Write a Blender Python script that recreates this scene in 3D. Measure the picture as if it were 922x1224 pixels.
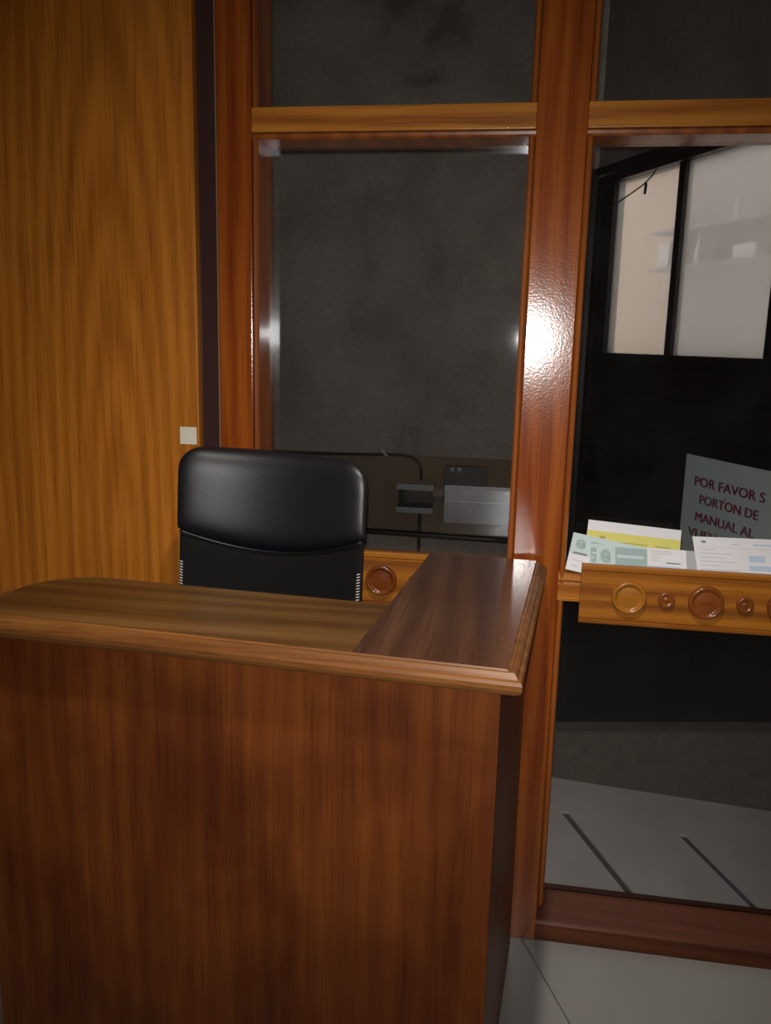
import bpy, bmesh, math, random
from mathutils import Vector, Matrix
random.seed(7)
S = bpy.context.scene
C = S.collection
for o in list(bpy.data.objects): bpy.data.objects.remove(o, do_unlink=True)

# ------------------------------------------------------------------ camera
yaw, pitch, roll, fpx, CD, CH = .1554, .1978, .024, 1024.33, 1.9844, 1.5
fw = Vector((-math.sin(yaw)*math.cos(pitch), math.cos(yaw)*math.cos(pitch), -math.sin(pitch)))
r0 = Vector((math.cos(yaw), math.sin(yaw), 0)); u0 = r0.cross(fw)
cr, sr = math.cos(roll), math.sin(roll)
Rv = cr*r0 + sr*u0; Uv = -sr*r0 + cr*u0
cam_d = bpy.data.cameras.new('camera'); cam = bpy.data.objects.new('camera', cam_d); C.objects.link(cam)
M = Matrix.Identity(4)
for i in range(3):
    M[i][0], M[i][1], M[i][2] = Rv[i], Uv[i], -fw[i]
M[0][3], M[1][3], M[2][3] = 0, -CD, CH
cam.matrix_world = M
cam_d.sensor_fit = 'VERTICAL'; cam_d.sensor_height = 36; cam_d.sensor_width = 36*922/1224
cam_d.lens = 36*fpx/1224; cam_d.clip_start = .02
S.camera = cam

# ------------------------------------------------------------------ world (overcast daylight outside), exposure
w = bpy.data.worlds.new('overcast_sky'); S.world = w; w.use_nodes = True
bg = w.node_tree.nodes['Background']; bg.inputs[0].default_value = (1.0, .95, .90, 1); bg.inputs[1].default_value = 1.9
S.view_settings.view_transform = 'Standard'; S.view_settings.look = 'None'
S.view_settings.gamma = 1; S.view_settings.use_curve_mapping = False
S.view_settings.exposure = 0.0

# the phone's flash, a few centimetres beside the lens
fl = bpy.data.lights.new('camera_flash', 'SPOT'); fl.energy = 73; fl.color = (1, .97, .93)
fl.spot_size = math.radians(91); fl.spot_blend = 1.0; fl.shadow_soft_size = .006
flo = bpy.data.objects.new('camera_flash', fl); C.objects.link(flo)
flo.matrix_world = Matrix.Translation(-.004*Rv + .020*Uv) @ M
# dim ceiling lamp of the room (its housing is built below)
LAMP = (-.10, -1.15, 2.64)
al = bpy.data.lights.new('ceiling_lamp_light', 'SPOT'); al.energy = 100; al.shadow_soft_size = .035; al.color = (1, .93, .84)
al.spot_size = math.radians(116); al.spot_blend = 1.0
alo = bpy.data.objects.new('ceiling_lamp_light', al); C.objects.link(alo); alo.location = LAMP

# ------------------------------------------------------------------ materials
def lin(c): return tuple((v/255/12.92 if v/255 <= .04045 else ((v/255+.055)/1.055)**2.4) for v in c)
def mat(name):
    m = bpy.data.materials.new(name); m.use_nodes = True
    nt = m.node_tree; b = nt.nodes['Principled BSDF']; return m, nt, b
def N(nt, t, **kw):
    n = nt.nodes.new(t)
    for k, v in kw.items(): setattr(n, k, v)
    return n
def mapping(nt, scale, rot=(0,0,0), loc=(0,0,0)):
    tc = N(nt, 'ShaderNodeTexCoord'); mp = N(nt, 'ShaderNodeMapping')
    mp.inputs['Scale'].default_value = scale; mp.inputs['Rotation'].default_value = rot; mp.inputs['Location'].default_value = loc
    nt.links.new(tc.outputs['Object'], mp.inputs['Vector']); return mp.outputs[0]
def noise(nt, vec, scale=1, detail=4, rough=.55, dist=0):
    n = N(nt, 'ShaderNodeTexNoise'); n.inputs['Scale'].default_value = scale; n.inputs['Detail'].default_value = detail
    n.inputs['Roughness'].default_value = rough; n.inputs['Distortion'].default_value = dist
    nt.links.new(vec, n.inputs['Vector']); return n.outputs['Fac']
def ramp(nt, fac, stops):
    r = N(nt, 'ShaderNodeValToRGB'); e = r.color_ramp.elements
    while len(e) < len(stops): e.new(.5)
    for q, (p, c) in zip(e, stops): q.position = p; q.color = (*c, 1)
    nt.links.new(fac, r.inputs[0]); return r.outputs[0]
def mixc(nt, fac, a, b, mode='MIX'):
    m = N(nt, 'ShaderNodeMix', data_type='RGBA', blend_type=mode)
    for s, v in ((0, fac), (6, a), (7, b)):
        if isinstance(v, (int, float)): m.inputs[s].default_value = v
        elif isinstance(v, tuple): m.inputs[s].default_value = (*v, 1)
        else: nt.links.new(v, m.inputs[s])
    return m.outputs[2]
def bump(nt, b, h, strength, dist=.002, coat=False):
    n = N(nt, 'ShaderNodeBump'); n.inputs['Strength'].default_value = strength; n.inputs['Distance'].default_value = dist
    nt.links.new(h, n.inputs['Height']); nt.links.new(n.outputs[0], b.inputs['Normal'])
    if coat: nt.links.new(n.outputs[0], b.inputs['Coat Normal'])
def wood(name, dark, mid, light, axis='z', rough=.45, coat=.35, coat_rough=.18, peel=0., figure=1., blotch=None, bl_scale=2.2, seed=0, plane='x', spec=.2, arch=None):
    m, nt, b = mat(name)
    lo, hi = .8, 13
    sc = {'x': (lo, hi, hi), 'y': (hi, lo, hi), 'z': (hi, hi, lo)}[axis]
    v = mapping(nt, sc, loc=(seed*3.1, seed*1.7, seed*.9))
    g1 = noise(nt, v, 1.0*figure, 5, .6, .6)
    fine = {'x': (5, 190, 190), 'y': (190, 5, 190), 'z': (190, 190, 5)}[axis]
    g2 = noise(nt, mapping(nt, fine), 1, 3, .6)
    # broad cathedral figure: rings cut lengthwise
    bsc = {'x': (.16, 1, 1), 'y': (1, .16, 1), 'z': (1, 1, .16)}[axis]
    wv = N(nt, 'ShaderNodeTexWave', wave_type='BANDS', bands_direction={'x': 'X', 'y': 'Y', 'z': 'Z'}[plane])
    wv.inputs['Scale'].default_value = 5*figure; wv.inputs['Distortion'].default_value = 7; wv.inputs['Detail'].default_value = 2.5
    wv.inputs['Detail Scale'].default_value = .9
    if arch:
        wv.wave_type = 'RINGS'; wv.rings_direction = 'SPHERICAL'; wv.inputs['Scale'].default_value = 9; wv.inputs['Distortion'].default_value = 3.2
        nt.links.new(mapping(nt, (1, 0, .11), loc=(-arch[0], 0, -arch[1]*.11)), wv.inputs['Vector'])
    else: nt.links.new(mapping(nt, bsc, loc=(seed*.7, seed*.3, 0)), wv.inputs['Vector'])
    a = N(nt, 'ShaderNodeMath', operation='MULTIPLY'); nt.links.new(wv.outputs['Fac'], a.inputs[0]); a.inputs[1].default_value = .26
    s1 = N(nt, 'ShaderNodeMath', operation='MULTIPLY_ADD'); nt.links.new(g1, s1.inputs[0]); s1.inputs[1].default_value = .74; nt.links.new(a.outputs[0], s1.inputs[2])
    col = ramp(nt, s1.outputs[0], [(.28, dark), (.5, mid), (.72, light)])
    pores = ramp(nt, g2, [(.30, (.62, .55, .5)), (.5, (1, 1, 1))])
    col = mixc(nt, .8, col, pores, 'MULTIPLY')
    if blotch:
        bl = noise(nt, mapping(nt, (1, 1, .6)), bl_scale, 3, .6, .4)
        col = mixc(nt, ramp(nt, bl, [(.42, (0, 0, 0)), (.68, (1, 1, 1))]), col, mixc(nt, .75, col, blotch, 'MULTIPLY'))
    nt.links.new(col, b.inputs['Base Color'])
    b.inputs['Specular IOR Level'].default_value = spec
    b.inputs['Roughness'].default_value = rough; b.inputs['Coat Weight'].default_value = coat; b.inputs['Coat Roughness'].default_value = coat_rough
    if peel:
        pn = noise(nt, mapping(nt, (1, 1, 1)), 210, 2, .5)
        bump(nt, b, pn, peel, .0016, True)
    else: bump(nt, b, g2, .12, .0008)
    return m
def plain(name, col, rough=.5, metal=0, spec=.5, coat=0, var=0, vscale=8, bmp=0, bscale=60):
    m, nt, b = mat(name)
    b.inputs['Base Color'].default_value = (*col, 1); b.inputs['Roughness'].default_value = rough
    b.inputs['Metallic'].default_value = metal; b.inputs['Specular IOR Level'].default_value = spec; b.inputs['Coat Weight'].default_value = coat
    if var:
        f = noise(nt, mapping(nt, (1, 1, 1)), vscale, 5, .6)
        c = ramp(nt, f, [(.3, tuple(v*(1-var) for v in col)), (.7, tuple(min(1, v*(1+var)) for v in col))])
        nt.links.new(c, b.inputs['Base Color'])
    if bmp: bump(nt, b, noise(nt, mapping(nt, (1, 1, 1)), bscale, 4, .6), bmp, .003)
    return m
MT = {}
MT['panel'] = wood('veneer_panel', (.38, .118, .011), (.49, .160, .016), (.58, .20, .022), 'z', .46, .2, .35, figure=1.5, seed=1, arch=(.52, .9))
MT['frame'] = wood('varnished_frame', (.21, .040, .006), (.30, .066, .008), (.38, .098, .012), 'z', .45, 1.0, .15, peel=.10, figure=1.4, seed=2, spec=.05)
MT['rail'] = wood('varnished_rail', (.26, .075, .010), (.45, .15, .02), (.60, .235, .032), 'x', .38, .5, .17, peel=.2, figure=1.2, seed=3, plane='z')
MT['bead'] = wood('varnished_bead', (.20, .05, .010), (.30, .08, .013), (.38, .11, .017), 'z', .35, .6, .15, seed=4)
MT['sill'] = wood('worn_sill', (.075, .022, .010), (.125, .036, .014), (.19, .06, .022), 'x', .5, .2, .3, seed=5, plane='z')
MT['front'] = wood('desk_veneer', (.126, .029, .0045), (.15, .037, .005), (.176, .047, .0065), 'z', .55, .10, .4, figure=1.3, blotch=(.42, .30, .30), bl_scale=4.5, seed=6)
MT['side'] = wood('desk_side_veneer', (.13, .04, .012), (.19, .055, .015), (.24, .075, .02), 'z', .5, .15, .3, seed=7, plane='y')
MT['top_x'] = wood('worn_countertop', (.085, .037, .009), (.128, .058, .015), (.18, .087, .026), 'x', .45, .3, .25, figure=.9, blotch=(.6, .48, .4), seed=8, plane='y')
MT['top_y'] = wood('dark_countertop', (.062, .023, .011), (.088, .034, .017), (.122, .05, .025), 'y', .32, .8, .10, figure=.9, blotch=(1.25, 1.5, 1.7), bl_scale=2.5, seed=9)
MT['mould'] = wood('counter_moulding', (.115, .040, .009), (.165, .06, .013), (.225, .088, .02), 'x', .5, .25, .28, seed=10, plane='y')
MT['board'] = wood('rosette_board_wood', (.22, .065, .007), (.35, .115, .011), (.45, .165, .016), 'x', .45, .3, .25, figure=1.5, seed=11, plane='z')
MT['ros'] = wood('turned_rosette', (.16, .04, .008), (.22, .06, .011), (.28, .08, .014), 'x', .32, .6, .14, seed=12)
MT['ros_l'] = wood('turned_rosette_pale', (.26, .085, .010), (.36, .13, .014), (.44, .17, .02), 'x', .36, .5, .16, seed=13)
MT['strip'] = plain('dark_brown_strip', lin((62, 40, 38)), .3, coat=.4)
MT['line'] = plain('pale_edge', lin((150, 115, 80)), .5)
MT['leather'] = plain('black_leatherette', (.007, .007, .010), .40, spec=.75, bmp=.12, bscale=420)
MT['mesh'] = plain('black_fabric', (.008, .007, .007), .8, spec=.15, bmp=.3, bscale=500)
MT['plastic'] = plain('black_plastic', (.012, .012, .013), .42)
MT['thread'] = plain('white_thread', (.55, .55, .54), .8)
MT['chrome'] = plain('chrome', (.6, .6, .6), .2, 1)
MT['paper'] = plain('white_paper', (.80, .79, .82), .6, var=.03)
MT['yellow'] = plain('yellow_print', (.72, .66, .17), .6)
MT['teal'] = plain('pale_teal_print', (.56, .68, .66), .6)
MT['teal_d'] = plain('teal_print', (.34, .46, .45), .6)
MT['ink'] = plain('grey_ink', (.17, .20, .22), .6)
MT['ink_l'] = plain('pale_grey_ink', (.58, .58, .62), .6)
MT['blue'] = plain('pale_blue_print', (.50, .62, .78), .6)
MT['olive'] = plain('olive_ink', (.42, .36, .09), .6)
MT['grey_paper'] = plain('grey_paper', (.42, .44, .47), .6)
MT['sign'] = plain('pale_green_sign', (.80, .96, .94), .45, var=.03)
MT['sign_ink'] = plain('maroon_letters', (.30, .06, .10), .6)
MT['black'] = plain('black_paint', (.0075, .006, .008), .42, spec=.35)
MT['track'] = plain('black_track', (.010, .009, .010), .35)
MT['galv'] = plain('galvanised_steel', (.55, .57, .58), .36, .85, var=.14, vscale=6)
MT['box'] = plain('dark_box', (.014, .015, .016), .35)
MT['box_l'] = plain('grey_metal_bar', (.38, .42, .44), .45, .2)
MT['cable'] = plain('dark_cable', (.03, .028, .025), .5)
MT['plate'] = plain('dusty_plate', (.27, .25, .22), .7)
MT['tape'] = plain('pale_tie', (.7, .7, .68), .5)
MT['grout'] = plain('grout', (.20, .188, .175), .9)
MT['tile'] = plain('glazed_tile', (.285, .272, .252), .3, coat=.15, var=.06, vscale=3)
MT['slab'] = plain('pale_floor_slab', (.80, .76, .73), .55, var=.10, vscale=5)
MT['joint'] = plain('dark_joint', (.10, .10, .11), .8)
MT['kerb'] = plain('rough_kerb', (.15, .128, .10), .9, var=.2, vscale=25, bmp=.4, bscale=80)
MT['pit'] = plain('dark_ground', (.05, .05, .05), .9)
MT['paint'] = plain('cream_wall_paint', (.55, .47, .36), .8)
MT['ceil'] = plain('white_ceiling', (.65, .63, .6), .9)
MT['lampw'] = plain('lamp_housing', (.7, .7, .7), .5)
MT['sticker'] = plain('off_white_sticker', (.78, .72, .58), .6, var=.06, vscale=60)
MT['beige'] = plain('beige_outer_wall', (.74, .60, .47), .9)
MT['outer'] = plain('grey_outer_wall', (.44, .43, .42), .9, var=.05, vscale=2)
MT['white'] = plain('reflection_white', (.92, .92, .92), .5)  # for the added shapes that imitate a reflection

def concrete():
    m, nt, b = mat('bare_concrete')
    big = noise(nt, mapping(nt, (1, 1, 1)), 2.6, 6, .62, .3)
    col = ramp(nt, big, [(.30, (.25, .235, .21)), (.52, (.36, .335, .30)), (.74, (.44, .41, .37))])
    fn = noise(nt, mapping(nt, (1, 1, 1)), 42, 4, .65)
    col = mixc(nt, .55, col, ramp(nt, fn, [(.3, (.72, .72, .72)), (.65, (1.12, 1.12, 1.12))]), 'MULTIPLY')
    # soot marks with a shape of their own, high on the wall
    for loc, r in (((-.44, 2.35, 3.0), .16), ((-.70, 2.35, 3.10), .2), ((-.5, 2.35, 2.72), .1)):
        geo = N(nt, 'ShaderNodeNewGeometry'); d = N(nt, 'ShaderNodeVectorMath', operation='DISTANCE')
        wob = N(nt, 'ShaderNodeTexNoise'); wob.inputs['Scale'].default_value = 7; wob.inputs['Detail'].default_value = 5
        nt.links.new(geo.outputs['Position'], wob.inputs['Vector'])
        sc = N(nt, 'ShaderNodeVectorMath', operation='MULTIPLY_ADD'); nt.links.new(wob.outputs['Color'], sc.inputs[0])
        sc.inputs[1].default_value = (.5, 0, .5); nt.links.new(geo.outputs['Position'], sc.inputs[2])
        nt.links.new(sc.outputs[0], d.inputs[0]); d.inputs[1].default_value = (loc[0]+.25, loc[1], loc[2]+.25)
        dv = N(nt, 'ShaderNodeMath', operation='DIVIDE'); nt.links.new(d.outputs['Value'], dv.inputs[0]); dv.inputs[1].default_value = r
        f = ramp(nt, dv.outputs[0], [(.25, (.55, .55, .55)), (1, (0, 0, 0))])
        col = mixc(nt, f, col, (.06, .056, .05))
    nt.links.new(col, b.inputs['Base Color']); b.inputs['Roughness'].default_value = .9
    bump(nt, b, fn, .35, .004); return m
MT['concrete'] = concrete()
MT['dado'] = plain('brown_dado', (.25, .19, .115), .85, var=.15, vscale=5, bmp=.2)

def glass():
    m, nt, b = mat('clear_glass'); nt.nodes.remove(b)
    out = nt.nodes['Material Output']; tr = N(nt, 'ShaderNodeBsdfTransparent'); tr.inputs[0].default_value = (.965, .955, .955, 1)
    gl = N(nt, 'ShaderNodeBsdfGlossy'); gl.inputs['Roughness'].default_value = .03; gl.inputs['Color'].default_value = (.9, .95, 1, 1)
    fr = N(nt, 'ShaderNodeFresnel'); fr.inputs[0].default_value = 1.45
    mx = N(nt, 'ShaderNodeMixShader'); nt.links.new(fr.outputs[0], mx.inputs[0]); nt.links.new(tr.outputs[0], mx.inputs[1]); nt.links.new(gl.outputs[0], mx.inputs[2])
    df = N(nt, 'ShaderNodeBsdfDiffuse'); df.inputs[0].default_value = (.6, .62, .62, 1)   # thin film of dust
    m2 = N(nt, 'ShaderNodeMixShader')
    sm = noise(nt, mapping(nt, (1, 1, 1)), 5, 4, .6)
    rr = ramp(nt, sm, [(.35, (.001, .001, .001)), (.75, (.008, .008, .008))])
    nt.links.new(rr, m2.inputs[0]); nt.links.new(mx.outputs[0], m2.inputs[1]); nt.links.new(df.outputs[0], m2.inputs[2])
    nt.links.new(m2.outputs[0], out.inputs[0]); return m
MT['glass'] = glass()
def frosted():
    m, nt, b = mat('frosted_glass'); nt.nodes.remove(b); out = nt.nodes['Material Output']
    tl = N(nt, 'ShaderNodeBsdfTranslucent'); tl.inputs[0].default_value = (.74, .72, .69, 1)
    tr = N(nt, 'ShaderNodeBsdfTransparent'); tr.inputs[0].default_value = (.8, .8, .8, 1)
    mx = N(nt, 'ShaderNodeMixShader'); mx.inputs[0].default_value = .6
    nt.links.new(tl.outputs[0], mx.inputs[1]); nt.links.new(tr.outputs[0], mx.inputs[2]); nt.links.new(mx.outputs[0], out.inputs[0]); return m
MT['frost'] = frosted()

# ------------------------------------------------------------------ builders
BASE = {}
def link(name, me, m, parent=None):
    o = bpy.data.objects.new(name, me); C.objects.link(o)
    if m: me.materials.append(MT[m] if isinstance(m, str) else m)
    if parent: o.parent = parent; BASE[o.name] = BASE[parent.name]
    else: BASE[o.name] = Vector((0, 0, 0))
    return o
def build(name, bm, m, parent=None, smooth=False, recalc=True):
    """bmesh is in world coordinates; a part is stored relative to its thing's base"""
    if recalc: bmesh.ops.recalc_face_normals(bm, faces=bm.faces)
    if parent:
        b = BASE[parent.name]
        if isinstance(b, Vector): bmesh.ops.translate(bm, verts=bm.verts, vec=-b)
    me = bpy.data.meshes.new(name); bm.to_mesh(me); bm.free()
    if smooth:
        for p in me.polygons: p.use_smooth = True
    return link(name, me, m, parent)
def thing(name, label, cat, loc, group=None, kind=None):
    o = bpy.data.objects.new(name, None); C.objects.link(o); o.location = loc; o.empty_display_size = .05
    BASE[o.name] = Vector(loc); tag(o, label, cat, group, kind); return o
def tag(o, label=None, cat=None, group=None, kind=None):
    if label: o['label'] = label
    if cat: o['category'] = cat
    if group: o['group'] = group
    if kind: o['kind'] = kind
    return o
def box(x0, x1, y0, y1, z0, z1, bm=None, bev=0, T=None):
    bm2 = bmesh.new()
    vs = [bm2.verts.new((x, y, z)) for x in (x0, x1) for y in (y0, y1) for z in (z0, z1)]
    for f in ((0,1,3,2),(4,6,7,5),(0,4,5,1),(2,3,7,6),(0,2,6,4),(1,5,7,3)): bm2.faces.new([vs[i] for i in f])
    if bev: bmesh.ops.bevel(bm2, geom=list(bm2.edges), offset=bev, segments=2, affect='EDGES', profile=.6)
    if T:
        for v in bm2.verts: v.co = T(v.co)
    return merge(bm, bm2)
def merge(bm, bm2):
    if bm is None: return bm2
    me = bpy.data.meshes.new('tmp'); bm2.to_mesh(me); bm2.free(); bm.from_mesh(me); bpy.data.meshes.remove(me); return bm
def extr(pts, ax, a, b, bm=None):
    """closed profile pts (two coords) swept along axis ax from a to b"""
    bm2 = bmesh.new()
    def P(p, t): return {'x': (t, p[0], p[1]), 'y': (p[0], t, p[1]), 'z': (p[0], p[1], t)}[ax]
    A = [bm2.verts.new(P(p, a)) for p in pts]; B = [bm2.verts.new(P(p, b)) for p in pts]
    n = len(pts)
    for i in range(n): bm2.faces.new((A[i], A[(i+1) % n], B[(i+1) % n], B[i]))
    bm2.faces.new(A); bm2.faces.new(B[::-1]); return merge(bm, bm2)
def tube(path, r, seg=8, bm=None):
    bm2 = bmesh.new(); rings = []; path = [Vector(p) for p in path]
    for i, p in enumerate(path):
        t = (path[min(i+1, len(path)-1)] - path[max(i-1, 0)]).normalized()
        a = t.orthogonal().normalized() if i == 0 else (prev - t*prev.dot(t)).normalized()
        prev = a; b = t.cross(a)
        rings.append([bm2.verts.new(p + r*(a*math.cos(2*math.pi*k/seg) + b*math.sin(2*math.pi*k/seg))) for k in range(seg)])
    for A, B in zip(rings, rings[1:]):
        for k in range(seg): bm2.faces.new((A[k], A[(k+1) % seg], B[(k+1) % seg], B[k]))
    bm2.faces.new(rings[0]); bm2.faces.new(rings[-1][::-1]); return merge(bm, bm2)
def lathe(prof, origin, axis, seg=32, bm=None):
    """prof: (radius, height along axis)"""
    bm2 = bmesh.new(); ax = Vector(axis).normalized(); a = ax.orthogonal().normalized(); b = ax.cross(a); o = Vector(origin); rings = []
    for r, h in prof:
        if r < 1e-6: rings.append([bm2.verts.new(o + ax*h)])
        else: rings.append([bm2.verts.new(o + ax*h + r*(a*math.cos(2*math.pi*k/seg) + b*math.sin(2*math.pi*k/seg))) for k in range(seg)])
    for A, B in zip(rings, rings[1:]):
        for k in range(seg):
            f = [A[k % len(A)], A[(k+1) % len(A)], B[(k+1) % len(B)], B[k % len(B)]]
            u = []
            for v in f:
                if v not in u: u.append(v)
            if len(u) > 2: bm2.faces.new(u)
    return merge(bm, bm2)
def clip(poly, a, b, c):
    """keep a*x+b*y<=c"""
    out = []
    for i in range(len(poly)):
        p, q = poly[i], poly[(i+1) % len(poly)]
        dp, dq = a*p[0]+b*p[1]-c, a*q[0]+b*q[1]-c
        if dp <= 0: out.append(p)
        if dp*dq < 0:
            t = dp/(dp-dq); out.append((p[0]+t*(q[0]-p[0]), p[1]+t*(q[1]-p[1])))
    return out
def text_mesh(s, size, ofs=0):
    cu = bpy.data.curves.new('t', 'FONT'); cu.body = s; cu.size = size; cu.offset = ofs; cu.resolution_u = 3
    o = bpy.data.objects.new('t', cu); C.objects.link(o); bpy.context.view_layer.update()
    me = bpy.data.meshes.new_from_object(o.evaluated_get(bpy.context.evaluated_depsgraph_get()))
    bpy.data.objects.remove(o); bpy.data.curves.remove(cu); return me

# ------------------------------------------------------------------ the setting: room shell
XL, XR, YB, ZC = -2.3, 2.4, -4.0, 2.7
def structure(name, bm, m, label=None): return tag(build(name, bm, m), label, None, None, 'structure')
fl_o = structure('floor', box(XL, XR, YB, .12, -.09, -.006), 'grout', 'pale glazed tile floor laid at an angle to the partition')
ta = math.radians(-22.4); td = Vector((math.sin(ta), math.cos(ta))); tn = Vector((td.y, -td.x)); TP = .60
def prism2(poly, z0, z1):
    bm = bmesh.new(); A = [bm.verts.new((p[0], p[1], z1)) for p in poly]; B = [bm.verts.new((p[0], p[1], z0)) for p in poly]
    n = len(poly); bm.faces.new(A); bm.faces.new(B[::-1])
    for i in range(n): bm.faces.new((A[i], B[i], B[(i+1) % n], A[(i+1) % n]))
    return bm
for i in range(-16, 16):
    for j in range(-20, 8):
        n0, d0 = .064 + i*TP, -.57 + j*TP; g = .0016
        poly = [tn*(n0+a)+td*(d0+b) for a, b in ((g, g), (TP-g, g), (TP-g, TP-g), (g, TP-g))]
        poly = [(p.x, p.y) for p in poly]
        for h in ((-1, 0, -XL), (1, 0, XR), (0, -1, -YB), (0, 1, .0)):
            poly = clip(poly, *h)
            if len(poly) < 3: break
        if len(poly) < 3: continue
        if min(p[1] for p in poly) > .0 or max(p[1] for p in poly) < -2.4: continue
        ar = abs(sum(poly[k][0]*poly[(k+1) % len(poly)][1]-poly[(k+1) % len(poly)][0]*poly[k][1] for k in range(len(poly))))/2
        if ar < .0005: continue
        build('tile', prism2(poly, -.006, 0), 'tile', fl_o)
structure('ceiling', box(XL, XR, YB, .12, ZC, ZC+.1), 'ceil', 'plain white ceiling')
structure('wall_left', box(XL-.1, XL, YB, .12, -.09, ZC), 'paint', 'plain cream wall on the left')
structure('wall_right', box(XR, XR+.1, YB, .12, -.09, ZC), 'paint', 'plain cream wall on the right')
structure('wall_rear', box(XL, XR, YB-.1, YB, -.09, ZC), 'paint', 'plain cream wall behind the viewer')
lamp = thing('ceiling_lamp', 'small round white downlight on the ceiling above the desk', 'lamp', (LAMP[0], LAMP[1], ZC))
build('housing', lathe([(0, -.001), (.075, -.001), (.08, -.012), (.078, -.045), (.062, -.048), (.05, -.02), (0, -.02)], (LAMP[0], LAMP[1], ZC), (0, 0, 1), 28), 'lampw', lamp, True)

# wall_back: veneer panel left of the partition, dark strip beside it
wb = thing('wall_back', 'orange-brown veneered wall left of the glazed partition', None, (-1.5, 0, 0), kind='structure')
build('veneer_panel', box(XL, -.770, -.012, .02, 0, ZC, bev=.002), 'panel', wb)
build('backing', box(XL, -.66, .021, .11, 0, ZC), 'paint', wb)
build('dark_strip', box(-.766, -.7215, .004, .02, 0, ZC), 'strip', wb)
build('edge_line', box(-.7212, -.7192, -.004, .02, 0, ZC), 'line', wb)
st = build('sticker', box(-.818, -.776, -.0135, -.0122, 1.241, 1.283), 'sticker'); tag(st, 'small square off-white sticker on the veneer panel above the chair', 'sticker')

# ------------------------------------------------------------------ glazed partition
gp = thing('glazed_partition', 'varnished wooden partition with clear glass panes and rosette boards', 'partition', (.05, .06, 0))
RB = .768     # right edge of right bay
ZT0, ZT1, ZTOP = 1.952, 2.005, 2.52
YG0, YG1 = .088, .094
def post(x0, x1, bl, br):
    """core face x0..x1 with a rounded bead on the sides that carry glass"""
    g = .003
    core = [(x0, .0), (x1, .0), (x1, .12), (x0, .12)]
    bm = box(x0, x1, 0, .12, 0, ZC, bev=.0025)
    o = build('post', bm, 'frame', gp)
    prof = [(0, .004), (.004, .0), (.010, .001), (.0135, .006), (.0135, .115), (0, .115)]
    for on, x, s in ((bl, x0, -1), (br, x1, 1)):
        if on:
            for za, zb in ((.10, ZT0-.015), (ZT1, ZTOP)):
                build('bead', extr([(x+s*(p+.0012), q) for p, q in prof], 'z', za, zb), 'bead', o)
    return o
post(-.719, -.638, False, True); post(-.004, .104, True, True); post(RB, RB+.12, True, False)
bays = ((-.638, -.004), (.104, RB))
for a, b in bays:
    r = build('transom_rail', box(a, b, .0005, .118, ZT0, ZT1, bev=.0025), 'rail', gp)
    build('bead', extr([(.004, -.0012), (.0, -.005), (.001, -.011), (.006, -.015), (.115, -.015), (.115, -.0012)], 'x', a, b), 'bead', r).location.z += ZT0
    build('top_rail', box(a, b, .0, .118, ZTOP, ZC, bev=.0025), 'rail', gp)
    # bottom rail: low upright nose and sloped back
    build('bottom_rail', extr([(.0, 0), (.0, .046), (.006, .053), (.075, .088), (.115, .088), (.115, 0)], 'x', a, b), 'sill', gp)
    build('mid_rail', extr([(.0, .908), (.0, .948), (.004, .953), (.0, .958), (.002, .974), (.008, .977), (.115, .977), (.115, .908)], 'x', a, b), 'rail', gp)
    for z0, z1 in ((.088, .908), (.977, ZT0-.015), (ZT1, ZTOP)):
        build('glass_pane', box(a+.003, b-.003, YG0, YG1, z0, z1), 'glass', gp)
structure('trim_1', box(RB+.1205, XR, .0, .12, 0, ZC), 'paint', 'plain cream wall beside the glazed partition')

def rosette_board(x0, x1, yf, z0, z1, big, small):
    t = .016
    # face with a shallow groove near the upper and lower edge
    pr = [(yf+t, z0), (yf+.003, z0), (yf, z0+.003), (yf, z0+.010), (yf+.003, z0+.012), (yf, z0+.014), (yf, z1-.016), (yf+.003, z1-.014), (yf, z1-.012), (yf, z1-.003), (yf+.003, z1), (yf+t, z1)]
    bo = build('rosette_board', extr(pr, 'x', x0, x1), 'board', gp)
    zc = (z0+z1)/2
    for k, (x, mm) in enumerate(big):
        R = .038
        build('rosette', lathe([(R, .0), (R, .006), (R*.95, .011), (R*.86, .013), (R*.78, .011), (R*.72, .006), (R*.62, .0065), (R*.3, .009), (0, .0095)], (x, yf, zc), (0, -1, 0), 40), mm, bo, True)
    for x in small:
        R = .0185
        build('rosette', lathe([(R, 0), (R, .005), (R*.86, .009), (R*.66, .008), (R*.5, .005), (R*.3, .0075), (0, .008)], (x, yf, zc), (0, -1, 0), 28), 'ros', bo, True)
    return bo
b1 = rosette_board(.150, .80, -.080, .882, 1.019, [(.256, 'ros_l'), (.421, 'ros'), (.586, 'ros'), (.751, 'ros')], [.337, .503, .668])
build('tray_bottom', box(.16, RB, -.063, -.0005, .886, .9), 'rail', b1)
rosette_board(-.622, -.026, -.0105, .864, 1.0, [(-.315, 'ros'), (-.480, 'ros'), (-.150, 'ros_l')], [-.398, -.232])

# ------------------------------------------------------------------ reception desk
dy = -.0742; DC = Vector((.022, -.749, 0)); ex = Vector((math.cos(dy), math.sin(dy), 0)); ey = Vector((-math.sin(dy), math.cos(dy), 0))
def L(p): return DC + ex*p[0] + ey*p[1] + Vector((0, 0, p[2]))
ZD, TH, MO = 1.008, .036, .026
desk = thing('reception_desk', 'L-shaped brown wooden reception desk with moulded countertop', 'desk', tuple(L((-.5, .3, 0))))
AW, AL, FD, LX = .274, .716, .290, -1.018
build('front_panel', box(LX+.035, -.034, .030, .050, 0, ZD-TH, bev=.001, T=L), 'front', desk)
build('side_panel', box(-.054, -.034, .0505, AL-.012, 0, ZD-TH, bev=.001, T=L), 'side', desk)
build('end_panel', box(LX+.035, LX+.055, .0505, FD-.03, 0, ZD-TH, bev=.001, T=L), 'front', desk)
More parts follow.
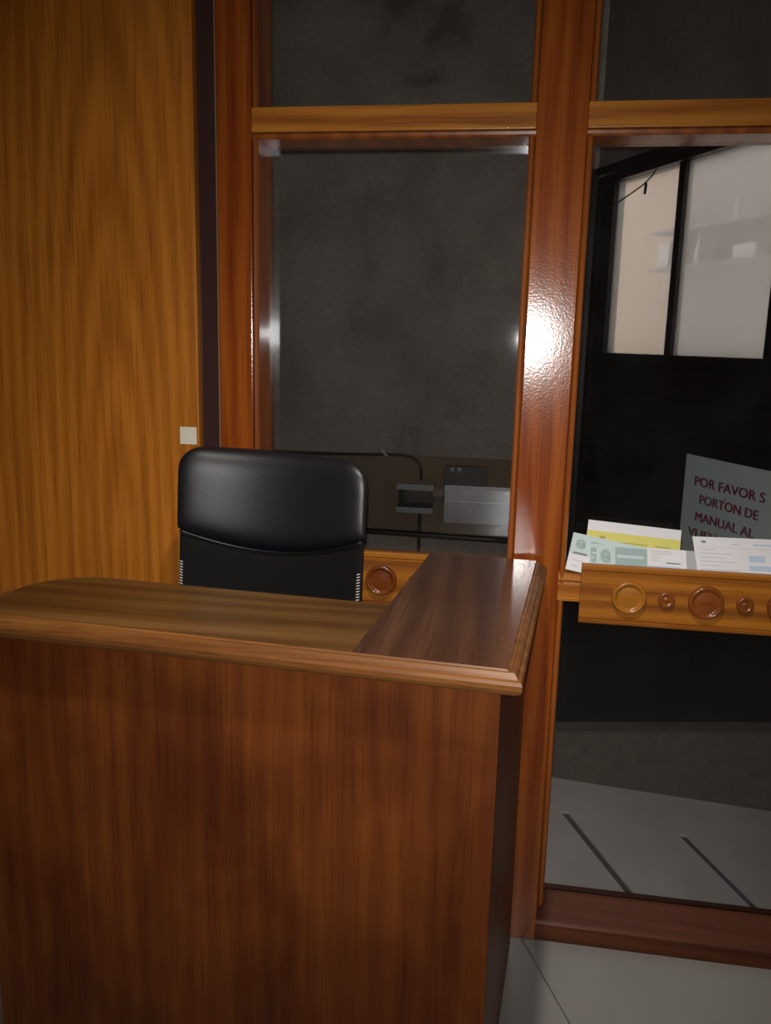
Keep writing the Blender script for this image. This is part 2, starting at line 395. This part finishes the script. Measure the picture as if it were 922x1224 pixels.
# the two boards of the top
def board2(pts, z0, z1): 
    bm = prism2(pts, z0, z1)
    for v in bm.verts: v.co = L(v.co)
    return bm
rc = .13
arc = [(LX+MO+rc-rc*math.sin(t), FD-rc+rc*math.cos(t)) for t in [i*math.pi/2/8 for i in range(9)]]
front = [(-AW-.0006, MO)] + [(-AW-.0006, FD)] + arc + [(LX+MO, MO)]
build('counter_board', board2(front[::-1], ZD-TH, ZD), 'top_x', desk)
arm = [(-MO, MO), (-MO, AL), (-AW, AL), (-AW, MO)]
build('counter_board', board2(arm, ZD-TH, ZD+.0008), 'top_y', desk)
# moulding swept round the left end, front and right edge
path = [(LX+MO, FD-rc), (LX+MO, MO), (-MO, MO), (-MO, AL)]
prof = [(0, -.0005), (.003, -.0035), (.006, -.0035), (.008, -.001), (.012, -.0015), (.0165, -.006), (.018, -.010), (.0235, -.012), (MO, -.017), (MO, -.025), (.0235, -.031), (.018, -.033), (.016, -TH), (0, -TH)]
def sweep(path, prof):
    bm = bmesh.new(); rings = []
    P = [Vector(p) for p in path]
    for i, p in enumerate(P):
        ns = []
        for a, b in ((i-1, i), (i, i+1)):
            if 0 <= a and b < len(P):
                d = (P[b]-P[a]).normalized(); ns.append(Vector((d.y, -d.x)))
        n = sum(ns, Vector((0, 0))); n = n/ n.length_squared * (len(ns) if len(ns) == 1 else 2) if len(ns) > 1 else n
        rings.append([bm.verts.new(L((p.x+n.x*o, p.y+n.y*o, ZD+z))) for o, z in prof])
    for A, B in zip(rings, rings[1:]):
        for k in range(len(prof)): bm.faces.new((A[k], A[(k+1) % len(prof)], B[(k+1) % len(prof)], B[k]))
    bm.faces.new(rings[0]); bm.faces.new(rings[-1][::-1]); return bm
build('edge_moulding', sweep(path, prof), 'mould', desk)

# ------------------------------------------------------------------ office chair
ch_loc = (-.532, -.36, 0); ca = -.03
chair = thing('office_chair', 'black padded office chair with white side stitching behind the desk', 'chair', ch_loc)
cen = Vector((-.532, -.20, 0)); cx = Vector((math.cos(ca), math.sin(ca), 0)); cy = Vector((-math.sin(ca), math.cos(ca), 0))
def K(x, y, z): return cen + cx*x + cy*y + Vector((0, 0, z))
HW, ZT, RC = .215, 1.251, .05
def ztop(x): 
    e = max(0, abs(x)-(HW-RC)); return ZT - RC + math.sqrt(max(0, RC*RC-e*e)) - .010*(x/HW)
KC = 1.3
def zs(x): return 1.028 + .052*(x/HW)**2
def inflate(zl, zh, hw, tf, tb, yo=0, nu=36, nv=26, pw=5, curve=.10):
    bm = bmesh.new(); F = []; Bk = []
    for j in range(nv+1):
        v = j/nv; vv = .5-.5*math.cos(math.pi*v); rf = []; rb = []
        for i in range(nu+1):
            u = -math.cos(math.pi*i/nu); x = u*hw
            e = (max(0, 1-abs(u)**pw)*max(0, 1-abs(2*vv-1)**pw))**.5
            z = zl(x) + (zh(x)-zl(x))*vv
            yb = yo + .03 - KC*x*x + .10*(z-.95)      # wraps round the sitter, leans back
            rf.append(bm.verts.new(K(x, yb-tf*e, z)))
            edge = i in (0, nu) or j in (0, nv)
            rb.append(rf[-1] if edge else bm.verts.new(K(x, yb+tb*e, z)))
        F.append(rf); Bk.append(rb)
    for j in range(nv):
        for i in range(nu):
            bm.faces.new((F[j][i], F[j][i+1], F[j+1][i+1], F[j+1][i]))
            try: bm.faces.new((Bk[j][i], Bk[j+1][i], Bk[j+1][i+1], Bk[j][i+1]))
            except ValueError: pass
    return bm
build('backrest_cushion', inflate(zs, ztop, HW, .034, .016), 'leather', chair, True)
bp = build('backrest_panel', inflate(lambda x: .66+.02*(x/HW)**2, lambda x: zs(x)+.006, HW-.004, .014, .014, .004, pw=14), 'mesh', chair, True)
build('seam_piping', tube([K(x, -.0085+.03-KC*x*x+.10*(zs(x)-.95)-.004, zs(x)-.001) for x in [(-1+2*i/40)*(HW-.008) for i in range(41)]], .0022, 6), 'leather', chair, True)
for s in (-1, 1):
    bm = None
    for i in range(34):
        z = .80 + i*.0062; x = s*(HW-.012); y = .004+.03-KC*x*x+.10*(z-.95)-.0135
        if (s < 0 and z > 1.015) or (s > 0 and z > 1.01): continue
        a = K(x-s*.0035, y, z-.001); b = K(x+s*.0035, y+.0005, z+.001)
        bm = tube([a, b], .0013, 5, bm)
    build('stitching', bm, 'thread', bp)
bm = bmesh.new()
build('seat', box(-.24, .24, -.43, .02, .43, .51, bev=.03, T=lambda c: K(c.x, c.y, c.z)), 'leather', chair, True)
build('back_bracket', tube([K(0, -.1, .42), K(0, .03, .42), K(0, .055, .48), K(0, .03, .70), K(0, .02, .85)], .022, 10), 'plastic', chair, True)
build('gas_column', lathe([(0, .08), (.028, .08), (.028, .25), (.018, .25), (.018, .43), (.06, .43), (0, .431)], K(0, -.2, 0), (0, 0, 1), 20), 'chrome', chair, True)
for k in range(5):
    a = 2*math.pi*k/5+.3; d = Vector((math.cos(a), math.sin(a), 0)); hub = K(0, -.2, 0)
    leg = build('base_leg', tube([hub+Vector((0, 0, .10)), hub+d*.12+Vector((0, 0, .095)), hub+d*.235+Vector((0, 0, .07))], .018, 10), 'plastic', chair, True)
    p = hub+d*.235; q = Vector((-d.y, d.x, 0))
    build('caster', lathe([(0, -.022), (.02, -.022), (.025, -.014), (.025, .014), (.02, .022), (0, .022)], p+Vector((0, 0, .026)), q, 18), 'plastic', leg, True)

# ------------------------------------------------------------------ leaflets standing in the rosette tray
class Sheet:
    def __init__(s, name, label, yb, corners, m, group='leaflets in the rosette tray', th=.0012, deg=65):
        """corners: BL, BR, TR, TL as (x, distance up the slope) on a plane leaning back from (yb, .93)"""
        t = math.radians(deg); s.c, s.s = math.cos(t), math.sin(t); s.yb = yb; s.cor = corners
        s.o = thing(name, label, 'leaflet', tuple(s.P(*corners[0])), group)
        bm = bmesh.new(); n = Vector((0, s.s, -s.c))*th
        A = [bm.verts.new(s.P(*c)) for c in corners]; B = [bm.verts.new(s.P(*c)+n) for c in corners]
        bm.faces.new(A); bm.faces.new(B[::-1])
        for i in range(4): bm.faces.new((A[i], B[i], B[(i+1) % 4], A[(i+1) % 4]))
        s.sheet = build('sheet', bm, m, s.o); s.n = -n.normalized()
    def P(s, x, a): return Vector((x, s.yb+a*s.c, .93+a*s.s))
    def bil(s, u, v, k=1):
        BL, BR, TR, TL = [s.P(*c) for c in s.cor]
        return (BL*(1-u)+BR*u)*(1-v)+(TL*(1-u)+TR*u)*v + s.n*.0004*k
    def quad(s, name, u0, u1, v0, v1, m, k=1):
        bm = bmesh.new(); vs = [bm.verts.new(s.bil(u, v, k)) for u, v in ((u0, v0), (u1, v0), (u1, v1), (u0, v1))]
        bm.faces.new(vs); return build(name, bm, m, s.o, recalc=False)
    def text(s, name, txt, u0, u1, v0, v1, m, k=2, ofs=.0):
        me = text_mesh(txt, 1, ofs); xs = [v.co.x for v in me.vertices]; ys = [v.co.y for v in me.vertices]
        a, b, c, d = min(xs), max(xs), min(ys), max(ys); base = BASE[s.o.name]
        for v in me.vertices: v.co = s.bil(u0+(u1-u0)*(v.co.x-a)/(b-a), v0+(v1-v0)*(v.co.y-c)/(d-c), k) - base
        return link(name, me, m, s.o)
y = Sheet('yellow_leaflet', 'yellow leaflet with a white top band, tallest in the tray', -.01, [(.155, .02), (.371, .008), (.382, .1656), (.169, .1797)], 'paper')
y.quad('yellow_print', .0, 1, .3, .875-.03, 'yellow'); y.quad('text_line', .36, .66, .70, .715, 'olive', 2); y.quad('logo', .14, .20, .71, .775, 'olive', 2); y.quad('text_line', .74, .9, .70, .715, 'olive', 2)
tl = Sheet('teal_leaflet', 'pale teal leaflet tilted at the left end of the tray', -.03, [(.118, .062), (.322, .027), (.338, .116), (.134, .151)], 'paper')
tl.quad('teal_print', .0, 1, .44, 1, 'teal'); tl.text('letter', 'e', .05, .165, .60, .86, 'teal_d', 2, .03); tl.quad('text_line', .045, .20, .455, .50, 'ink', 3); tl.quad('text_line', .05, .18, .28, .30, 'ink_l'); tl.quad('text_line', .05, .12, .12, .15, 'ink_l')
tl.quad('picture_band', .215, .95, .64, .86, 'teal_d', 2); tl.quad('picture_band', .215, .6, .58, .63, 'blue', 2)
tf = Sheet('teal_leaflet', 'teal and white leaflet at the front of the tray, left of the white form', -.045, [(.172, .02), (.392, .02), (.386, .1262), (.170, .1296)], 'paper')
tf.quad('teal_print', .0, .60, .56, 1, 'teal'); tf.quad('text_column', .015, .075, .60, .92, 'teal_d', 2)
tf.quad('cut', .015, .05, .68, .72, 'teal', 3); tf.quad('cut', .03, .075, .78, .82, 'teal', 3)
tf.text('letter', 'e', .115, .225, .60, .90, 'teal_d', 2, .03)
tf.quad('teal_block', .27, .60, .58, .96, 'teal_d', 2); tf.quad('text_line', .29, .565, .735, .80, 'teal', 3)
for k, v in enumerate((.94, .89, .84, .79, .74)): tf.quad('text_line', .635, .85 if k < 2 else .72, v-.012, v+.003, 'ink_l')
tf.quad('text_line', .79, .94, .68, .705, 'ink'); tf.quad('blue_band', .61, .93, .55, .62, 'blue')
gs = Sheet('grey_leaflet', 'grey edge of a sheet behind the white form', -.036, [(.386, .02), (.56, .02), (.56, .122), (.379, .124)], 'grey_paper')
wf = Sheet('white_form', 'white printed form with a small logo at the right of the tray', -.045, [(.420, .02), (.600, .02), (.600, .1635), (.400, .1605)], 'paper')
wf.quad('logo', .09, .14, .90, .935, 'ink'); wf.quad('rule', .03, .98, .83, .835, 'ink_l')
for k in range(6):
    v = .80-.065*k; wf.quad('text_line', .05, [.25, .42, .33, .45, .28, .5][k], v-.012, v, 'ink_l')
wf.quad('text_line', .42, .50, .88, .90, 'ink_l'); wf.quad('blue_print', .60, .78, .62, .72, 'blue'); wf.quad('blue_print', .60, .92, .48, .56, 'blue'); wf.quad('text_line', .66, .9, .885, .91, 'blue')

# ------------------------------------------------------------------ vestibule beyond the glass
YW = 2.35
ga = math.radians(-26); gd = Vector((math.sin(ga), math.cos(ga), 0)); gn = Vector((gd.y, -gd.x, 0)); G0 = Vector((.848, 1.25, 0))
def G(s, n, z): return G0 + gd*s + gn*n + Vector((0, 0, z))     # s runs back to the left, n points outside
ZV = 3.5
structure('wall_concrete', box(-1.6, .30, YW, YW+.12, -.9, ZV), 'concrete', 'bare grey concrete wall beyond the left glass bay')
structure('wall_vestibule', box(-1.72, -1.6, .12, YW+.12, -.9, ZV), 'concrete', 'concrete side wall of the vestibule')
structure('trim_2', box(-1.6, .30, YW-.006, YW-.0005, .515, .925), 'dado', 'brown painted band low on the concrete wall')
# wall above the gate, ceiling of the vestibule
structure('wall_lintel', box(-1.5, 1.20, -.04, .10, 2.302, ZV, T=lambda c: G(*c)), 'concrete', 'concrete wall above the black gate')
structure('ceiling_vestibule', prism2([(-1.72, .12), (2.0, .12), (2.0, YW+.12), (-1.72, YW+.12)], ZV, ZV+.1), 'concrete', 'concrete ceiling of the vestibule')
structure('wall_upper', box(-1.72, 2.4, .02, .12, ZC+.1, ZV), 'concrete', 'wall above the partition')
# floor of the vestibule: pale slabs between wide dark joints
def far(x): return .642-.179*(x-.206)
def kf(x): return .862-.117*(x-.186)
fv = structure('floor_vestibule', prism2([(-1.6, .12), (1.38, .12), (1.02, kf(1.02)), (-1.6, kf(-1.6))], -.2, -.007), 'joint', 'pale floor beyond the glass with dark diagonal joints')
for i in range(-9, 4):
    n0 = .434 + i*.309; g = .0115
    poly = [tn*(n0+a)+td*b for a, b in ((g, -1), (.309-g, -1), (.309-g, 3), (g, 3))]; poly = [(p.x, p.y) for p in poly]
    for h in ((0, -1, -.122), (.179, 1, .642+.179*.206), (-1, 0, 1.6), (gn.x, gn.y, gn.dot(G0)-.04)):
        poly = clip(poly, *h)
        if len(poly) < 3: break
    if len(poly) >= 3: build('floor_slab', prism2(poly, -.007, 0), 'slab', fv)
build('floor_slab', prism2([(-1.6, far(-1.6)), (.97, far(.97)), (.97, kf(.97)), (-1.6, kf(-1.6))], -.007, 0), 'slab', fv)
# low ramped kerb, ground drops behind it
bm = bmesh.new()
kx = (-1.6, .18, .93); top = {-1.6: (.80, .13), .18: (.885, .16), .93: (.955, .20)}
rows = []
for x in kx:
    ty, tz = top[x]; rows.append([bm.verts.new(p) for p in ((x, kf(x), 0), (x, ty, tz-.006), (x, ty+.012, tz), (x, ty+.09, tz), (x, ty+.09, -.9), (x, kf(x), -.9))])
for A, B in zip(rows, rows[1:]):
    for k in range(6): bm.faces.new((A[k], A[(k+1) % 6], B[(k+1) % 6], B[k]))
bm.faces.new(rows[0]); bm.faces.new(rows[-1][::-1])
tag(build('concrete_kerb', bm, 'kerb'), 'low rough concrete kerb in front of the black gate', None, None, 'structure')
structure('ground_gate', prism2([(-1.6, .95), (1.15, .95), (.29, YW), (-1.6, YW)], -1.0, -.9), 'pit', 'dark lower ground in front of the gate')

# ------------------------------------------------------------------ black gate with frosted panes on top
gate = thing('metal_gate', 'black louvred metal gate with frosted panes along its top', 'gate', tuple(G(.2, 0, -.9)))
def gbox(s0, s1, n0, n1, z0, z1, bev=.002): return box(s0, s1, n0, n1, z0, z1, bev=bev, T=lambda c: G(*c))
GS0, GS1, ZW = -1.35, 1.21, 1.467
build('track_beam', gbox(GS0, GS1, -.035, .05, 2.225, 2.262), 'track', gate)
build('track_beam', gbox(GS0, GS1, -.05, .05, 2.265, 2.30), 'track', gate)
build('jamb', gbox(1.085, 1.175, -.02, .04, ZW, 2.225), 'black', gate)
build('jamb', gbox(1.176, GS1, -.035, .04, -.9, 2.225), 'black', gate)
mull = [.59, .0, -.59, -1.18]
for s in mull: build('mullion', gbox(s-.02, s+.02, -.015, .025, ZW, 2.225), 'black', gate)
build('sill_bar', gbox(GS0, 1.175, -.02, .04, ZW-.05, ZW), 'black', gate)
edges = [1.085, .61, .57, .02, -.02, -.57, -.61, -1.16]
for k in range(0, 8, 2): build('frosted_pane', gbox(edges[k+1], edges[k], .004, .009, ZW, 2.225, 0), 'frost', gate)
build('backing_sheet', gbox(GS0, 1.175, .012, .02, -.9, ZW-.05, 0), 'black', gate)
k = 0; z = -.886
while z < ZW-.19:
    build('slat', box(GS0, 1.172, -.012, .008, z, z+.139, bev=.004, T=lambda c, z=z: G(c.x, c.y-.012*(1-(c.z-z)/.139), c.z)), 'black', gate); z += .1455
build('slat', gbox(GS0, 1.172, -.012, .008, z, ZW-.052), 'black', gate)
# wire hanging from the track across the first pane
build('side_panel', box(.06, .286, 2.312, 2.346, -.9, 2.30, bev=.002), 'black', gate)
wp = [(1.183, 2.105), (1.10, 2.118), (1.02, 2.135), (.93, 2.155), (.85, 2.175), (.80, 2.195), (.765, 2.215), (.755, 2.232)]
wr = build('loose_wire', tube([G(s, -.024, z) for s, z in wp], .0035, 6), 'cable', gate, True)
build('hook', tube([G(.825, -.024, 2.18), G(.823, -.026, 2.16), G(.827, -.026, 2.135)], .006, 6), 'cable', wr)

# notice on the gate
sg = thing('notice_sign', 'pale green notice with maroon capital letters fixed to the black gate', 'sign', tuple(G(.37, -.03, .62)))
bm = gbox(-.29, .372, -.031, -.028, .62, 1.084, 0); build('board', bm, 'sign', sg)
for s, a, b, z0, z1, ofs in (('POR FAVOR S', .304, -.088, .968, 1.004, 0), ('PORTON DE', .264, -.064, .901, .936, 0), ('MANUAL AL', .281, -.052, .831, .866, 0), ('VUELV', .319, .112, .764, .799, 0)):
    full = text_mesh(s, 1, ofs); xs = [v.co.x for v in full.vertices]; ys = [v.co.y for v in full.vertices]
    x0, x1, y0, y1 = min(xs), max(xs), min(ys), max(ys); base = BASE[sg.name]
    words = s.split(' ')
    for k, wd in enumerate(words):          # each word is a piece of its own
        right = max(v.co.x for v in text_mesh(' '.join(words[:k+1]), 1, ofs).vertices)
        me = text_mesh(wd, 1, ofs); sh_ = right - max(v.co.x for v in me.vertices)
        for v in me.vertices: v.co = G(a+(b-a)*(v.co.x+sh_-x0)/(x1-x0), -.0316, z0+(z1-z0)*(v.co.y-y0)/(y1-y0)) - base
        bm = bmesh.new(); bm.from_mesh(me); src = list(bm.faces)[:]          # heavy strokes: the outline thickened sideways
        for k_, (dx, dz) in enumerate(((.0026, 0), (-.0026, 0), (.0013, .0006), (-.0013, -.0006))):
            d = bmesh.ops.duplicate(bm, geom=src); vv = [e for e in d['geom'] if isinstance(e, bmesh.types.BMVert)]
            bmesh.ops.translate(bm, verts=vv, vec=gd*dx - gn*.00015*(k_+1) + Vector((0, 0, dz)))
        bm.to_mesh(me); bm.free()
        link('lettering', me, 'sign_ink', sg)

# ------------------------------------------------------------------ fittings on the concrete wall
def wbox(x0, x1, z0, z1, d, bev=.003, y=YW-.006): return box(x0, x1, y-d, y, z0, z1, bev=bev)
eb = thing('lock_box', 'black electric lock box with grey bars on the concrete wall', 'box', (-.515, YW-.006, .63))
build('case', wbox(-.605, -.43, .664, .753, .05), 'box', eb)
build('bar', wbox(-.617, -.425, .7535, .785, .055), 'box_l', eb); build('bar', wbox(-.617, -.425, .634, .6635, .055), 'box_l', eb)
build('bolt', wbox(-.43, -.375, .69, .72, .03), 'box', eb)
pl_ = thing('socket_plate', 'dusty raised rectangular plate above the lock box', 'plate', (-.57, YW, .93))
for a in ((-.628, -.600, .94, 1.075), (-.545, -.517, .94, 1.075), (-.5995, -.5455, 1.04, 1.075)): build('rim', wbox(*a, .014, y=YW), 'plate', pl_)
build('recess', wbox(-.5995, -.5455, .94, 1.039, .004, y=YW), 'concrete', pl_)
cb = [(-1.5, .915), (-1.2, .913), (-.9, .918), (-.70, .925), (-.60, .926), (-.545, .917), (-.512, .895), (-.498, .86), (-.494, .80)]
tag(build('wall_cable', tube([(x, YW-.018, z) for x, z in cb], .0075, 8), 'cable', None, True), 'dark cable running along the wall and down into the lock box', 'cable')
tag(build('drop_cable', tube([(-.497, YW-.018, z) for z in (.632, .5, .3, .0, -.3)], .009, 8), 'cable', None, True), 'dark cable hanging straight down from the lock box', 'cable')
tag(build('cable_tie', tube([(-.705, YW-.03, .955), (-.69, YW-.035, .935), (-.672, YW-.03, .918)], .006, 6), 'tape', None, True), 'small pale tie around the wall cable', 'tie')
gb = thing('galvanised_cover', 'shiny galvanised steel cover right of the lock box', 'cover', (-.2, YW-.006, .59))
build('plate', wbox(-.373, .02, .588, .785, .03), 'galv', gb); build('fold', wbox(-.373, .02, .700, .704, .034, .001), 'galv', gb)
jb = thing('junction_box', 'dark grey junction box above the galvanised cover', 'box', (-.27, YW-.006, .79))
build('case', wbox(-.375, -.16, .787, .885, .05), plain('grey_box', (.10, .095, .085), .5), jb)
for x in (-.335, -.30): build('screw', lathe([(.012, 0), (.012, .006), (0, .009)], (x, YW-.056, .868), (0, -1, 0), 12), 'box_l', jb)
build('accent', tube([G(.1215, -.0318, .941), G(.114, -.0318, .9495)], .0022, 6), 'sign_ink', sg)
tag(build('conduit_pipe', tube([(x, YW-.03, .517-.012*(x+.4)) for x in (-1.5, -.8, -.4, -.15, .04)], .017, 10), 'track', None, True), 'dark conduit pipe running level along the foot of the brown band', 'pipe')
# ------------------------------------------------------------------ added shapes behind the frosted panes, imitating a reflection in the partition glass
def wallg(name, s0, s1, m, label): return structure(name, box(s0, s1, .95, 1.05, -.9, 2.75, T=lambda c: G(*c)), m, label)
wallg('wall_backdrop', -.6, 1.9, 'outer', 'pale grey outer wall, added as a backdrop for the reflection shapes')  # added backdrop behind the reflection shapes
wallg('wall_warm_fill', 1.9005, 3.4, 'beige', 'beige outer wall, added to tint the first frosted pane warm')  # unseen wall added so the first pane glows warmer
sh = thing('reflection_lines', 'added grey lines and band imitating a reflection in the glass', 'glass_reflection', tuple(G(1.5, .94, 1.9)))  # invented: horizontal lines and dark band of the imitated reflection
build('reflection_line', gbox(1.0, 2.02, .80, .949, 2.135, 2.150), 'outer', sh)
build('reflection_line', gbox(1.0, 2.02, .80, .949, 1.930, 1.945), 'outer', sh)
build('reflection_band', gbox(1.05, 1.58, .935, .949, 1.9455, 2.1345), plain('reflection_grey', (.30, .29, .29), .8), sh)
def tapered_reflection(sx, z, h, r, label):
    o = build('tapered_reflection', lathe([(0, 0), (r, 0), (r*1.02, .1*h), (r*.8, .55*h), (r*.42, .8*h), (r*.38, .97*h), (r*.3, h), (0, h)], G(sx, .86, z), (0, 0, 1), 16), 'white', None, True)  # invented tapered form, imitates a pale reflection
    tag(o, label, 'tapered_reflection', 'added white tapered shapes for the reflection')
tapered_reflection(1.34, 2.1505, .115, .022, 'added white tapered shape imitating a reflection, high in the second pane')
tapered_reflection(1.634, 1.9455, .165, .024, 'added tall white tapered shape imitating a reflection in the glass')
def block_reflection(s0, s1, z0, z1, label): tag(build('block_reflection', gbox(s0, s1, .83, .90, z0, z1), 'white'), label, 'block_reflection', 'added white blocks for the reflection')  # invented block, imitates a pale reflection
block_reflection(1.725, 1.79, 2.1505, 2.225, 'added small white block imitating a reflection beside the mullion')
block_reflection(1.146, 1.318, 1.9455, 2.02, 'added wide white block imitating a reflection, low in the second pane')
block_reflection(1.866, 1.982, 1.9455, 2.085, 'added white block imitating a reflection, low in the first pane')
